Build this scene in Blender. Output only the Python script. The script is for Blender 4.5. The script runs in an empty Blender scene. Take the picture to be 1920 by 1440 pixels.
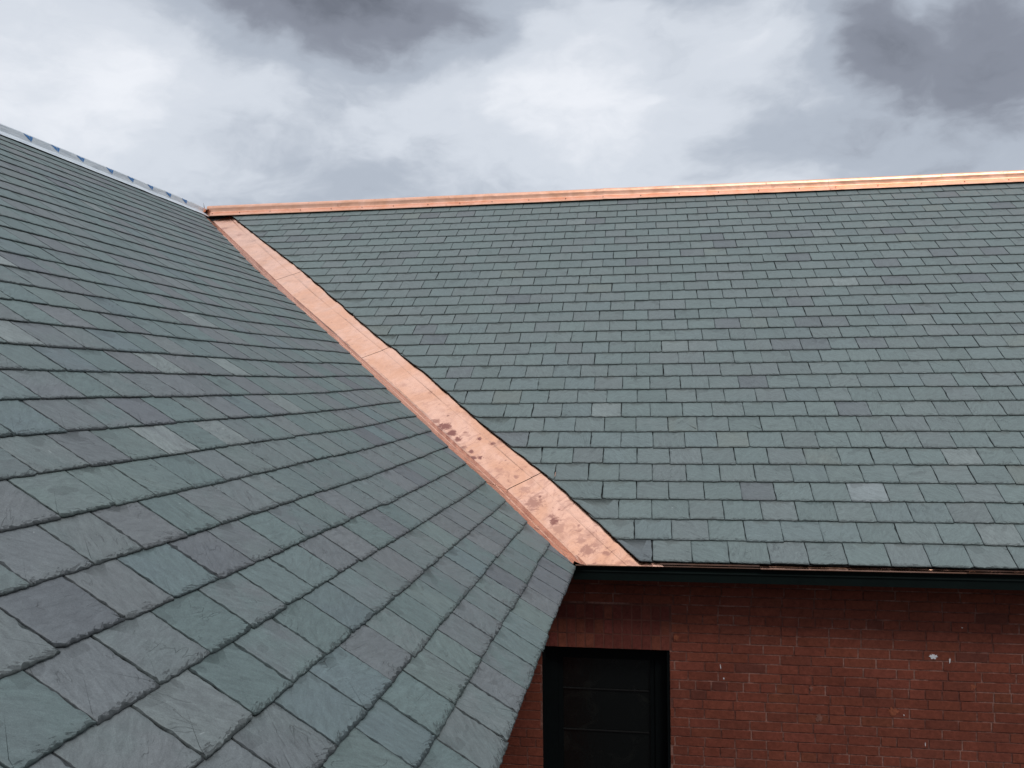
import bpy, math, random
import numpy as np
from mathutils import Vector, Matrix

SC = bpy.context.scene
COL = SC.collection
R = math.radians

# ---------------------------------------------------------------- camera
K = 0.6483                       # roof rise / run
CC = 1 / math.sqrt(1 + K * K)    # cos pitch
SS = K * CC
L = 5.9033                       # run of each roof from eave to ridge
ZR = K * L
W = 0.2578                       # slate width
EB, EA = 0.2165, 0.2157          # course exposure on the two slopes
CAM = np.array([0.4635, -5.9627, 1.1968])
FPX = 1606.96

def cam_axes(yaw, pit, roll):
    cy, sy, cp, sp, cr, sr = math.cos(yaw), math.sin(yaw), math.cos(pit), math.sin(pit), math.cos(roll), math.sin(roll)
    fwd = np.array([sy * cp, cy * cp, sp]); right = np.array([cy, -sy, 0.]); up = np.cross(right, fwd)
    return cr * right + sr * up, -sr * right + cr * up, fwd

AX_R, AX_U, AX_F = cam_axes(R(-8.68925), R(0.27282), R(-0.53990))
cam = bpy.data.cameras.new('camera'); camo = bpy.data.objects.new('camera', cam); COL.objects.link(camo)
cam.sensor_width = 36; cam.lens = 36 * FPX / 1920; cam.clip_start = 0.05; cam.clip_end = 4000
camo.matrix_world = Matrix(((AX_R[0], AX_U[0], -AX_F[0], CAM[0]), (AX_R[1], AX_U[1], -AX_F[1], CAM[1]),
                            (AX_R[2], AX_U[2], -AX_F[2], CAM[2]), (0, 0, 0, 1)))
SC.camera = camo
SC.view_settings.view_transform = 'Standard'; SC.view_settings.look = 'None'
SC.view_settings.exposure = 0; SC.view_settings.gamma = 1

# measured sight lines of the place: used once to find where a stain or a seam sits on its own surface
def sight(X, Y):
    return AX_F * FPX + AX_R * (X - 960) - AX_U * (Y - 720)
def on_plane(X, Y, n, off=0.):
    n = np.array(n, float); n = n / np.linalg.norm(n); d = sight(X, Y)
    return CAM + (off - CAM @ n) / (d @ n) * d
def onB(X, Y, off=0.): return on_plane(X, Y, (0, -K, 1), off)
def onA(X, Y, off=0.): return on_plane(X, Y, (K, 0, 1), off)

# ---------------------------------------------------------------- node helpers
class NT:
    def __init__(s, tree): s.t = tree; s.n = tree.nodes; s.l = tree.links
    def node(s, typ, **kw):
        n = s.n.new(typ)
        for k, v in kw.items(): setattr(n, k, v)
        return n
    def put(s, sock, v):
        if isinstance(v, bpy.types.NodeSocket): s.l.new(v, sock)
        elif v is not None: sock.default_value = v
    def m(s, op, a, b=None, c=None, clamp=False):
        n = s.node('ShaderNodeMath', operation=op, use_clamp=clamp)
        s.put(n.inputs[0], a)
        if b is not None: s.put(n.inputs[1], b)
        if c is not None: s.put(n.inputs[2], c)
        return n.outputs[0]
    def v(s, op, a, b=None, c=None):
        n = s.node('ShaderNodeVectorMath', operation=op); s.put(n.inputs[0], a)
        if op == 'SCALE': s.put(n.inputs['Scale'], b)
        elif b is not None: s.put(n.inputs[1], b)
        if c is not None and op != 'SCALE': s.put(n.inputs[2], c)
        return n.outputs['Value'] if op in ('LENGTH', 'DISTANCE', 'DOT_PRODUCT') else n.outputs['Vector']
    def mix(s, f, a, b, blend='MIX'):
        n = s.node('ShaderNodeMix', data_type='RGBA', blend_type=blend)
        s.put(n.inputs[0], f); s.put(n.inputs[6], a); s.put(n.inputs[7], b); return n.outputs[2]
    def noise(s, vec, scale, detail=3., rough=.5, dist=0., w=None, color=False):
        n = s.node('ShaderNodeTexNoise')
        if w is not None: n.noise_dimensions = '4D'; s.put(n.inputs['W'], w)
        s.put(n.inputs['Vector'], vec); s.put(n.inputs['Scale'], scale); s.put(n.inputs['Detail'], detail)
        s.put(n.inputs['Roughness'], rough); s.put(n.inputs['Distortion'], dist)
        return n.outputs['Color' if color else 0]
    def step(s, x, a, b):          # smoothstep a..b
        n = s.node('ShaderNodeMapRange', interpolation_type='SMOOTHSTEP')
        s.put(n.inputs[0], x); n.inputs[1].default_value = a; n.inputs[2].default_value = b
        return n.outputs[0]
    def lin(s, x, a, b, c, d):
        n = s.node('ShaderNodeMapRange'); s.put(n.inputs[0], x)
        for i, q in enumerate((a, b, c, d)): n.inputs[1 + i].default_value = q
        return n.outputs[0]
    def attr(s, name): return s.node('ShaderNodeAttribute', attribute_name=name)
    def bump(s, h, strength, dist):
        n = s.node('ShaderNodeBump'); s.put(n.inputs['Height'], h); n.inputs['Strength'].default_value = strength
        n.inputs['Distance'].default_value = dist; return n.outputs[0]

def rgb(r, g, b): return (r, g, b, 1.)
def srgb(r, g, b): return tuple(((c / 255 / 12.92) if c / 255 <= .04045 else ((c / 255 + .055) / 1.055) ** 2.4) for c in (r, g, b)) + (1.,)
def material(name):
    m = bpy.data.materials.new(name); m.use_nodes = True
    t = NT(m.node_tree); p = m.node_tree.nodes['Principled BSDF']; return m, t, p

# ---------------------------------------------------------------- sky and sun
SUN_EL, SUN_AZ = 54., 150.       # azimuth clockwise from +y
w = bpy.data.worlds.new('World'); SC.world = w; w.use_nodes = True
t = NT(w.node_tree); bg = w.node_tree.nodes['Background']
sky = t.node('ShaderNodeTexSky', sky_type='NISHITA'); sky.sun_disc = False
sky.sun_elevation = R(SUN_EL); sky.sun_rotation = R(SUN_AZ)
D = t.v('NORMALIZE', t.node('ShaderNodeTexCoord').outputs['Generated'])
sep = t.node('ShaderNodeSeparateXYZ'); t.put(sep.inputs[0], D)
cmb = t.node('ShaderNodeCombineXYZ'); t.put(cmb.inputs[0], sep.outputs[0]); t.put(cmb.inputs[1], sep.outputs[1]); t.put(cmb.inputs[2], t.m('MULTIPLY', sep.outputs[2], 1.9))
P = cmb.outputs[0]
wn = t.v('SUBTRACT', t.noise(P, 3.2, 5, .55, color=True), (.5, .5, .5))
Pw = t.v('ADD', P, t.v('SCALE', wn, .26))
big = t.noise(Pw, 3.1, 8, .54, .0)
fine = t.noise(t.v('ADD', Pw, (3.1, 1.7, .4)), 10., 8, .56, .1)
val = t.m('ADD', t.lin(big, .32, .68, -.13, .13), t.lin(fine, .3, .7, -.09, .09))
val = t.m('ADD', val, .70)
def cloud(X, Y, rx, ry, amt):
    """one bank of cloud, at its own direction in the sky; rx, ry in radians"""
    global val
    d = sight(X, Y); d = d / np.linalg.norm(d)
    c = np.array([d[0], d[1], d[2] * 1.9])
    h = np.array([d[1], -d[0], 0]); h = h / np.linalg.norm(h)
    dv = t.v('SUBTRACT', Pw, tuple(c))
    a = t.m('DIVIDE', t.v('DOT_PRODUCT', dv, tuple(h)), rx)
    b = t.m('DIVIDE', t.v('DOT_PRODUCT', dv, (0, 0, 1)), ry * 1.9)
    q = t.m('SQRT', t.m('ADD', t.m('MULTIPLY', a, a), t.m('MULTIPLY', b, b)))
    val = t.m('ADD', val, t.m('MULTIPLY', t.m('SUBTRACT', 1., t.step(q, .1, 1.25)), amt))
CLOUDS = [(650, -10, .25, .085, -.42), (450, 50, .12, .05, -.16), (850, 50, .10, .04, -.12), (600, -400, .34, .17, -.60),
          (1800, 20, .17, .09, -.29), (1920, 120, .12, .07, -.20), (1610, 105, .065, .05, -.20), (1240, -10, .08, .035, -.22),
          (1600, 262, .20, .045, -.15), (1890, 285, .14, .05, -.11), (110, 150, .17, .11, .20), (40, 20, .12, .03, -.10),
          (740, 290, .035, .02, .12), (1090, 170, .18, .08, .18), (1360, 90, .07, .05, .10), (500, 380, .26, .04, -.10)]
for c_ in CLOUDS: cloud(*c_)
ramp = t.node('ShaderNodeValToRGB'); t.put(ramp.inputs[0], val)
cr = ramp.color_ramp; cr.interpolation = 'EASE'
cr.elements[0].position = .05; cr.elements[0].color = srgb(98, 102, 112)
cr.elements[1].position = 1.; cr.elements[1].color = srgb(238, 241, 247)
for p_, c_ in ((.30, (136, 141, 153)), (.52, (178, 186, 198)), (.75, (213, 219, 228))):
    e_ = cr.elements.new(p_); e_.color = srgb(*c_)
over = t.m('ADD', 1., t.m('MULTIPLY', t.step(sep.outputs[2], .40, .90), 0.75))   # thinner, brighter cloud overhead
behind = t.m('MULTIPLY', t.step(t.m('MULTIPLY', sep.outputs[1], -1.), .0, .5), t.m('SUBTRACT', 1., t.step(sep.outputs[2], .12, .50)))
over = t.m('MULTIPLY', over, t.m('SUBTRACT', 1., t.m('MULTIPLY', behind, .88)))      # unseen low sky behind the camera, dimmed to deepen shade under the eaves
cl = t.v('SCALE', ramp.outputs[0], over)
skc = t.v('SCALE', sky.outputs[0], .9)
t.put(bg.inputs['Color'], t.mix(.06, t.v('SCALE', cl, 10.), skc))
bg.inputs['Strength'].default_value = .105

sl = bpy.data.lights.new('sun', 'SUN'); slo = bpy.data.objects.new('sun', sl); COL.objects.link(slo)
sl.energy = 1.2; sl.angle = R(14); sl.color = (1., .96, .9)
az, el = R(SUN_AZ), R(SUN_EL)
slo.rotation_euler = Vector((math.sin(az) * math.cos(el), math.cos(az) * math.cos(el), math.sin(el))).to_track_quat('Z', 'Y').to_euler()

# ---------------------------------------------------------------- object helpers
def mesh_obj(name, verts, faces, mats, parent=None, mi=None, smooth=False):
    me = bpy.data.meshes.new(name); me.from_pydata([tuple(v) for v in verts], [], faces)
    for m in (mats if isinstance(mats, (list, tuple)) else [mats]): me.materials.append(m)
    if mi is not None: me.polygons.foreach_set('material_index', mi)
    if smooth: me.polygons.foreach_set('use_smooth', [True] * len(me.polygons))
    me.update()
    o = bpy.data.objects.new(name, me); COL.objects.link(o)
    if parent: o.parent = parent
    return o
def tag(o, label=None, cat=None, group=None, kind=None):
    for k, v in (('label', label), ('category', cat), ('group', group), ('kind', kind)):
        if v: o[k] = v
    return o
def empty(name, loc=(0, 0, 0)):
    o = bpy.data.objects.new(name, None); o.location = loc; COL.objects.link(o); return o
class MB:
    def __init__(s): s.v = []; s.f = []; s.mi = []
    def add(s, vs, fs, mi=0):
        b = len(s.v); s.v += [tuple(v) for v in vs]; s.f += [tuple(b + i for i in f) for f in fs]; s.mi += [mi] * len(fs)
    def box(s, x0, x1, y0, y1, z0, z1, mi=0):
        s.add([(x, y, z) for x in (x0, x1) for y in (y0, y1) for z in (z0, z1)],
              [(0, 1, 3, 2), (4, 6, 7, 5), (0, 4, 5, 1), (2, 3, 7, 6), (0, 2, 6, 4), (1, 5, 7, 3)], mi)
    def extrude(s, prof, a, b, axis='x', mi=0, closed=True):
        n = len(prof)
        q = (lambda t_, p: (t_, p[0], p[1])) if axis == 'x' else (lambda t_, p: (p[0], t_, p[1]))
        vs = [q(a, p) for p in prof] + [q(b, p) for p in prof]
        fs = [(i, (i + 1) % n, n + (i + 1) % n, n + i) for i in range(n if closed else n - 1)]
        if closed: fs += [tuple(range(n))[::-1], tuple(range(n, 2 * n))]
        s.add(vs, fs, mi)
    def build(s, name, mats, parent=None, smooth=False): return mesh_obj(name, s.v, s.f, mats, parent, s.mi, smooth)

# ---------------------------------------------------------------- materials
def slate_mat(name, edge=False):
    m, t, p = material(name)
    tint = t.attr('tint').outputs['Color']; rnd = t.attr('rnd').outputs['Fac']
    uv = t.node('ShaderNodeUVMap', uv_map='suv').outputs[0]
    w1 = t.m('MULTIPLY', rnd, 97.)
    s_ = t.node('ShaderNodeSeparateXYZ'); t.put(s_.inputs[0], uv)
    if edge:
        n1 = t.noise(uv, 90., 4, .6, .3, w=w1)
        c = t.mix(t.lin(n1, .3, .7, .25, 1.), rgb(.012, .017, .018), t.mix(.45, tint, rgb(0, 0, 0)))
        t.put(p.inputs['Base Color'], c); p.inputs['Roughness'].default_value = .8
        t.put(p.inputs['Normal'], t.bump(n1, .6, .004)); p.inputs['Specular IOR Level'].default_value = .25
        return m
    rot = t.node('ShaderNodeVectorRotate', rotation_type='Z_AXIS'); t.put(rot.inputs['Vector'], uv); t.put(rot.inputs['Angle'], t.m('MULTIPLY', rnd, 40.))
    st = t.v('MULTIPLY', rot.outputs[0], (1., 3.2, 1.))
    lo = t.noise(rot.outputs[0], 5.5, 3, .55, .6, w=w1)
    mid = t.noise(st, 15., 5, .62, .7, w=w1)
    gr = t.noise(uv, 330., 2, .6, w=w1)
    c = t.mix(t.step(lo, .30, .72), tint, t.attr('tint2').outputs['Color'])
    c = t.v('SCALE', c, t.lin(mid, .25, .75, .74, 1.26))
    c = t.v('SCALE', c, t.lin(gr, .25, .75, .78, 1.22)); c = t.v('SCALE', c, t.lin(t.noise(uv, 95., 4, .65, .3, w=w1), .3, .7, .90, 1.10))
    # dark cleft marks and small flakes
    fl = t.noise(st, 26., 4, .5, 1.2, w=t.m('ADD', w1, 11.))
    c = t.v('SCALE', c, t.m('SUBTRACT', 1., t.m('MULTIPLY', t.step(fl, .66, .74), .28)))
    c = t.mix(t.m('MULTIPLY', t.step(t.noise(uv, 34., 3, .5, .8, w=t.m('ADD', w1, 5.)), .735, .76), .35), c, rgb(.36, .39, .38))
    # thin cleavage ridge lines
    rd = t.m('ABSOLUTE', t.m('SUBTRACT', t.noise(st, 5., 3, .5, .6, w=t.m('ADD', w1, 3.)), .5))
    gate = t.step(t.noise(uv, 7., 2, .5, w=t.m('ADD', w1, 31.)), .52, .62)
    line = t.m('MULTIPLY', t.m('SUBTRACT', 1., t.step(rd, .0, .012)), gate)
    c = t.v('SCALE', c, t.m('SUBTRACT', 1., t.m('MULTIPLY', line, .30)))
    sv = t.node('ShaderNodeCombineXYZ'); t.put(sv.inputs[0], t.m('MULTIPLY', s_.outputs[0], .30)); t.put(sv.inputs[1], t.m('ADD', s_.outputs[1], t.m('MULTIPLY', s_.outputs[0], t.lin(rnd, 0, 1, -.5, .5))))
    fn = t.noise(sv.outputs[0], 95., 4, .62, .5, w=t.m('ADD', w1, 43.))
    fe = t.m('ADD', fn, t.lin(s_.outputs[1], 0., .05, .17, -.17))
    c = t.v('SCALE', c, t.m('SUBTRACT', 1., t.m('MULTIPLY', t.step(fe, .60, .66), .42)))
    # damp margin left below the course above on some slates
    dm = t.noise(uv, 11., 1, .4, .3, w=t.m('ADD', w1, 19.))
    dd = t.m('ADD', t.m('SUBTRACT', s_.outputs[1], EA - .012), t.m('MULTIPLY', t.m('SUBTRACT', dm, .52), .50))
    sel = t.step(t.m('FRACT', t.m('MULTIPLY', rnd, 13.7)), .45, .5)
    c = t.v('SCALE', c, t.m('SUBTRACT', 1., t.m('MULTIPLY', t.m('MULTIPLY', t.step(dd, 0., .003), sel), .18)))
    t.put(p.inputs['Base Color'], c)
    t.put(p.inputs['Roughness'], t.lin(mid, .3, .7, .50, .66)); p.inputs['Specular IOR Level'].default_value = .42
    h = t.m('ADD', t.m('MULTIPLY', mid, .8), t.m('MULTIPLY', gr, .16)); h = t.m('ADD', h, t.m('MULTIPLY', lo, 1.2)); h = t.m('SUBTRACT', h, t.m('MULTIPLY', line, .35)); h = t.m('SUBTRACT', h, t.m('MULTIPLY', t.step(fe, .60, .66), .5))
    t.put(p.inputs['Normal'], t.bump(h, .8, .005))
    return m
M_SLATE = slate_mat('slate_face'); M_EDGE = slate_mat('slate_broken_edge', True)

def sp_y(t, v):
    n = t.node('ShaderNodeSeparateXYZ'); t.put(n.inputs[0], v); return n.outputs[1]
def copper_mat(name, stains=(), tone=1., rough=0.):
    m, t, p = material(name)
    pos = t.node('ShaderNodeNewGeometry').outputs['Position']
    lo = t.noise(pos, 2.6, 4, .6, .8); mid = t.noise(pos, 13., 5, .6, .6); hi = t.noise(pos, 55., 3, .6, 1.)
    c = t.mix(t.step(lo, .32, .68), rgb(.72 * tone, .375 * tone, .238 * tone), rgb(.81 * tone, .475 * tone, .345 * tone))
    c = t.v('SCALE', c, t.lin(mid, .3, .7, .93, 1.04))
    sm = t.m('MULTIPLY', t.step(t.noise(pos, 9., 5, .62, 1.6), .60, .70), .30)          # handling smudges
    sm = t.m('MAXIMUM', sm, t.m('MULTIPLY', t.step(hi, .68, .76), .32))
    if stains:      # streaky tarnish, heavier towards the foot of the valley
        vd = t.node('ShaderNodeVectorRotate', rotation_type='EULER_XYZ'); t.put(vd.inputs['Vector'], pos); vd.inputs['Rotation'].default_value = (0, 0, R(45))
        stv = t.v('MULTIPLY', vd.outputs[0], (1.0, .22, 1.0))
        foot = t.lin(sp_y(t, pos), 2.6, 0., .0, 1.)
        sm = t.m('MAXIMUM', sm, t.m('MULTIPLY', t.step(t.noise(stv, 17., 6, .68, 1.2), .52, .68), t.m('MULTIPLY', foot, .72)))
        sm = t.m('MAXIMUM', sm, t.m('MULTIPLY', t.step(t.noise(pos, 5., 6, .7, 2.), .50, .66), t.m('MULTIPLY', foot, .42)))
    for q, r, a in stains:
        dq = t.m('ADD', t.v('DISTANCE', pos, tuple(q)), t.m('MULTIPLY', t.m('SUBTRACT', t.noise(pos, 21., 6, .68, 1.2), .5), r * 3.4))
        sm = t.m('MAXIMUM', sm, t.m('MULTIPLY', t.m('SUBTRACT', 1., t.step(dq, r * .40, r * 1.10)), min(1., a * 1.3)))
    c = t.mix(sm, c, rgb(.30, .135, .11))
    t.put(p.inputs['Base Color'], c); p.inputs['Metallic'].default_value = 1.
    t.put(p.inputs['Roughness'], t.m('ADD', t.lin(lo, .3, .7, .17 + rough, .29 + rough), t.m('MULTIPLY', sm, .3)))
    h = t.m('ADD', t.m('MULTIPLY', t.noise(pos, 3.5, 2, .5), 1.), t.m('MULTIPLY', mid, .10))
    t.put(p.inputs['Normal'], t.bump(h, .35, .03))
    return m
ST = [((818, 788), .05, .55), ((832, 800), .075, .75), ((846, 812), .06, .8), ((858, 822), .05, .75), ((870, 838), .035, .55), ((884, 846), .03, .75),
      ((899, 857), .03, .95), ((886, 858), .035, .8), ((899, 822), .028, .85), ((923, 832), .03, .7), ((872, 810), .022, .5), ((840, 779), .016, .6), ((824, 757), .014, .35),
      ((985, 918), .05, .35), ((1000, 942), .085, .5), ((1012, 930), .022, .7), ((1040, 976), .05, .75), ((1034, 968), .03, .6), ((1050, 990), .07, .35), ((1048, 955), .02, .5),
      ((1100, 1030), .07, .5), ((1118, 1022), .05, .4), ((1090, 1012), .05, .4), ((1135, 1036), .03, .5), ((1085, 985), .015, .5), ((935, 880), .04, .3), ((966, 893), .03, .45),
      ((948, 862), .012, .7), ((808, 735), .03, .25), ((420, 428), .06, .35), ((450, 440), .05, .25), ((700, 690), .03, .25), ((756, 722), .04, .2)]
M_VAL = copper_mat('copper_valley', [(onB(x, y, -.02), r, a) for (x, y), r, a in ST])
M_COP = copper_mat('copper_cap', tone=1.06, rough=.18)
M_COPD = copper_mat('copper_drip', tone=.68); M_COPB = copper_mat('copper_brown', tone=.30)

def plain(name, col, rough=.6, bump=0., scale=20., var=.25, spec=.4, metal=0.):
    m, t, p = material(name); pos = t.node('ShaderNodeTexCoord').outputs['Object']
    n = t.noise(pos, scale, 5, .6, .4)
    t.put(p.inputs['Base Color'], t.v('SCALE', rgb(*col)[:3], t.lin(n, .3, .7, 1 - var, 1 + var)))
    p.inputs['Roughness'].default_value = rough; p.inputs['Specular IOR Level'].default_value = spec; p.inputs['Metallic'].default_value = metal
    if bump: t.put(p.inputs['Normal'], t.bump(n, .5, bump))
    return m
M_GREEN = plain('dark_green_paint', (.0026, .0066, .0058), .7, .002, 9., .2, .14)
M_WFRAME = plain('window_paint', (.0022, .004, .0045), .7, .002, 9., .2, .12)
M_FELT = plain('roof_underlay', (.02, .019, .018), .9, .002, 40.)
M_TIMBER = plain('deck_boards', (.16, .10, .06), .8, .003, 12.)
M_ASPH = plain('asphalt', (.055, .055, .053), .9, .01, 6., .3)
M_DARK = plain('dark_room', (.010, .010, .010), .9)
M_BLIND = plain('dark_blind', (.0045, .0045, .0045), .9)
M_SCREW = plain('screw_metal', (.10, .06, .045), .5, metal=.6)
M_WHITE = plain('old_white_paint', (.72, .72, .74), .6, .002, 60., .1)
M_SPALL = plain('bare_brick', (.26, .075, .036), .9, .003, 50., .3)
M_SPALL2 = plain('pale_brick', (.19, .080, .058), .9, .003, 50., .3)
M_MARK = plain('printed_blue', (.05, .19, .45), .5, 0, 60., .15)
# ridge underlay: translucent-looking pale grey plastic sheet
m, t, p = material('pale_membrane'); pos = t.node('ShaderNodeTexCoord').outputs['Object']
n = t.noise(t.v('MULTIPLY', pos, (6., .7, 6.)), 5., 4, .6, .5)
t.put(p.inputs['Base Color'], t.mix(t.step(n, .3, .7), rgb(.47, .51, .55), rgb(.64, .68, .70))); p.inputs['Roughness'].default_value = .33
t.put(p.inputs['Normal'], t.bump(n, .5, .012)); M_MEMB = m
# glass
m, t, p = material('window_glass'); p.inputs['Base Color'].default_value = rgb(.02, .025, .025)
p.inputs['Transmission Weight'].default_value = .0; p.inputs['Roughness'].default_value = .12; p.inputs['Specular IOR Level'].default_value = .25
nn = t.noise(t.node('ShaderNodeTexCoord').outputs['Object'], 6., 3, .6, 1.)
t.put(p.inputs['Base Color'], t.mix(t.step(nn, .55, .75), rgb(.005, .006, .006), rgb(.010, .011, .010))); t.put(p.inputs['Normal'], t.bump(nn, .1, .01)); M_GLASS = m
# bricks carry their own colour
m, t, p = material('fired_brick'); pos = t.node('ShaderNodeTexCoord').outputs['Object']
n1 = t.noise(pos, 34., 5, .65, .5); n2 = t.noise(pos, 3., 4, .6, .5); n3 = t.noise(pos, 260., 2, .6)
c = t.v('SCALE', t.attr('tint').outputs['Color'], t.lin(n1, .25, .75, .72, 1.25)); c = t.v('SCALE', c, t.lin(n2, .3, .7, .85, 1.15)); c = t.v('SCALE', c, t.lin(n3, .3, .7, .9, 1.1))
t.put(p.inputs['Base Color'], c); p.inputs['Roughness'].default_value = .88; p.inputs['Specular IOR Level'].default_value = .2
t.put(p.inputs['Normal'], t.bump(t.m('ADD', n1, t.m('MULTIPLY', n3, .3)), .6, .004)); M_BRICK = m
m, t, p = material('mortar'); pos = t.node('ShaderNodeTexCoord').outputs['Object']
n1 = t.noise(pos, 3.5, 4, .65, .5); n2 = t.noise(pos, 70., 3, .6)
c = t.mix(t.step(n1, .42, .62), rgb(.125, .040, .027), rgb(.27, .135, .105)); c = t.v('SCALE', c, t.lin(n2, .3, .7, .6, 1.3))
t.put(p.inputs['Base Color'], c); p.inputs['Roughness'].default_value = .95; M_MORT = m

# ---------------------------------------------------------------- slates
GREEN = [(.104, .142, .134), (.097, .136, .130), (.113, .147, .137), (.102, .137, .134), (.092, .130, .126)]
GREY = [(.116, .137, .135), (.124, .140, .137), (.114, .133, .133), (.120, .133, .132)]
PURP = [(.118, .125, .131), (.112, .119, .126), (.123, .127, .131)]
DPUR = [(.090, .095, .108), (.098, .101, .112)]
PALE = [(.180, .205, .198), (.158, .184, .176)]
BLUE = [(.102, .138, .144), (.098, .130, .137)]
WHIT = [(.23, .26, .265)]
GOLD = [(.145, .163, .142)]
PAL = dict(g=GREEN, n=GREY, p=PURP, d=DPUR, l=PALE, b=BLUE, w=WHIT, y=GOLD)
BM = np.array((.126, .156, .150))
PAL_B = {k: [tuple(BM * .60 + np.array(c) * .46) if k in 'gnpb' else tuple(BM * .2 + np.array(c) * .85) for c in v] for k, v in PAL.items()}
SPB = [(1632, 922, 'w'), (1550, 435, 'l'), (1628, 417, 'l'), (1545, 527, 'l'), (1590, 523, 'l'), (820, 636, 'd'), (1280, 660, 'p'), (1620, 768, 'd'),
       (1375, 820, 'y'), (1280, 795, 'y'), (1195, 821, 'b'), (1525, 1003, 'b'), (1590, 1003, 'b'), (1770, 1033, 'b'), (1270, 850, 'p'), (1640, 640, 'd'),
       (1755, 385, 'y'), (1590, 380, 'l'), (1850, 520, 'd'), (1800, 516, 'd'), (1860, 468, 'd'), (1670, 493, 'd'), (1250, 648, 'l'), (1300, 648, 'l'),
       (1570, 760, 'y'), (1220, 665, 'p'), (1470, 437, 'd'), (1340, 598, 'd'), (1310, 690, 'p'), (1460, 650, 'd'), (1590, 765, 'd'), (1075, 415, 'l'), (1130, 412, 'd'),
       (560, 440, 'p'), (640, 447, 'p'), (575, 465, 'p'), (720, 585, 'l'), (1510, 605, 'd'), (1560, 605, 'd')]
SPA = [(32, 617, 'l'), (300, 685, 'l'), (435, 692, 'l'), (75, 722, 'p'), (325, 712, 'p'), (345, 675, 'p'), (252, 760, 'd'), (112, 775, 'p'), (155, 822, 'p'), (20, 790, 'b'), (60, 840, 'n'),
       (367, 1046, 'd'), (55, 1024, 'p'), (183, 1076, 'p'), (107, 1147, 'd'), (168, 1270, 'p'), (305, 1198, 'g'), (76, 1315, 'g'), (428, 1153, 'g'), (245, 1375, 'p'), (320, 1300, 'n'),
       (440, 1220, 'g'), (535, 1382, 'p'), (412, 1245, 'g'), (927, 1097, 'n'), (907, 1030, 'p'), (867, 1052, 'b'), (885, 1163, 'p'), (1010, 1118, 'p'), (900, 1000, 'p'), (640, 1290, 'b'),
       (720, 1350, 'b'), (700, 1210, 'p'), (600, 1190, 'g'), (790, 1280, 'g'), (240, 1190, 'n'), (40, 1220, 'n'), (50, 1080, 'p'), (200, 1000, 'n'), (300, 960, 'g'), (130, 900, 'g'), (250, 920, 'g'),
       (500, 900, 'n'), (560, 870, 'n'), (430, 860, 'n'), (400, 940, 'n'), (560, 960, 'g'), (640, 900, 'g'), (700, 860, 'p'), (720, 830, 'd'), (820, 835, 'd'), (160, 690, 'b'), (620, 1330, 'b'),
       (120, 590, 'p'), (340, 590, 'p'), (220, 620, 'g'), (480, 770, 'b'), (600, 800, 'g'), (660, 780, 'p'), (780, 1130, 'g'), (700, 1090, 'n'), (760, 1060, 'p'), (840, 1110, 'g'), (660, 1030, 'p'), (560, 1080, 'g'), (460, 1100, 'g')]
SPB = [(onB(x, y)[0], onB(x, y)[1] / CC, k) for x, y, k in SPB]
SPA = [(onA(x, y)[1], -onA(x, y)[0] / CC, k) for x, y, k in SPA]

def valB(s):     # left limit of the slates on the far slope, along the valley
    return -s * CC + np.interp(s, [0, .45, .9, 1.6, 2.5, 3.3, 5.0, 6.8], [.425, .465, .49, .455, .475, .43, .44, .34])
def valA(s):     # right limit of the slates on the near slope
    return s * CC + np.interp(s, [0, .2, .4, .64, .84, 1.05, 1.26, 1.68, 2.1, 2.55, 3., 3.64, 4.46, 4.88, 5.36, 6.7],
                              [-.30, -.33, -.34, -.33, -.34, -.37, -.40, -.375, -.385, -.345, -.32, -.355, -.40, -.41, -.36, -.22])
def cant(y):     # the near slope is kicked up a little towards the valley
    return np.interp(y, [0, .6, 1.5, 2.4, 3.7], [.022, .040, .034, .022, 0])

def smooth_noise(n, rng, amp, k):
    a = rng.normal(0, 1, n + 2 * k)
    ker = np.hanning(2 * k + 1); ker /= np.sqrt((ker ** 2).sum())
    return amp * np.convolve(a, ker, 'same')[k:-k]

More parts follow.
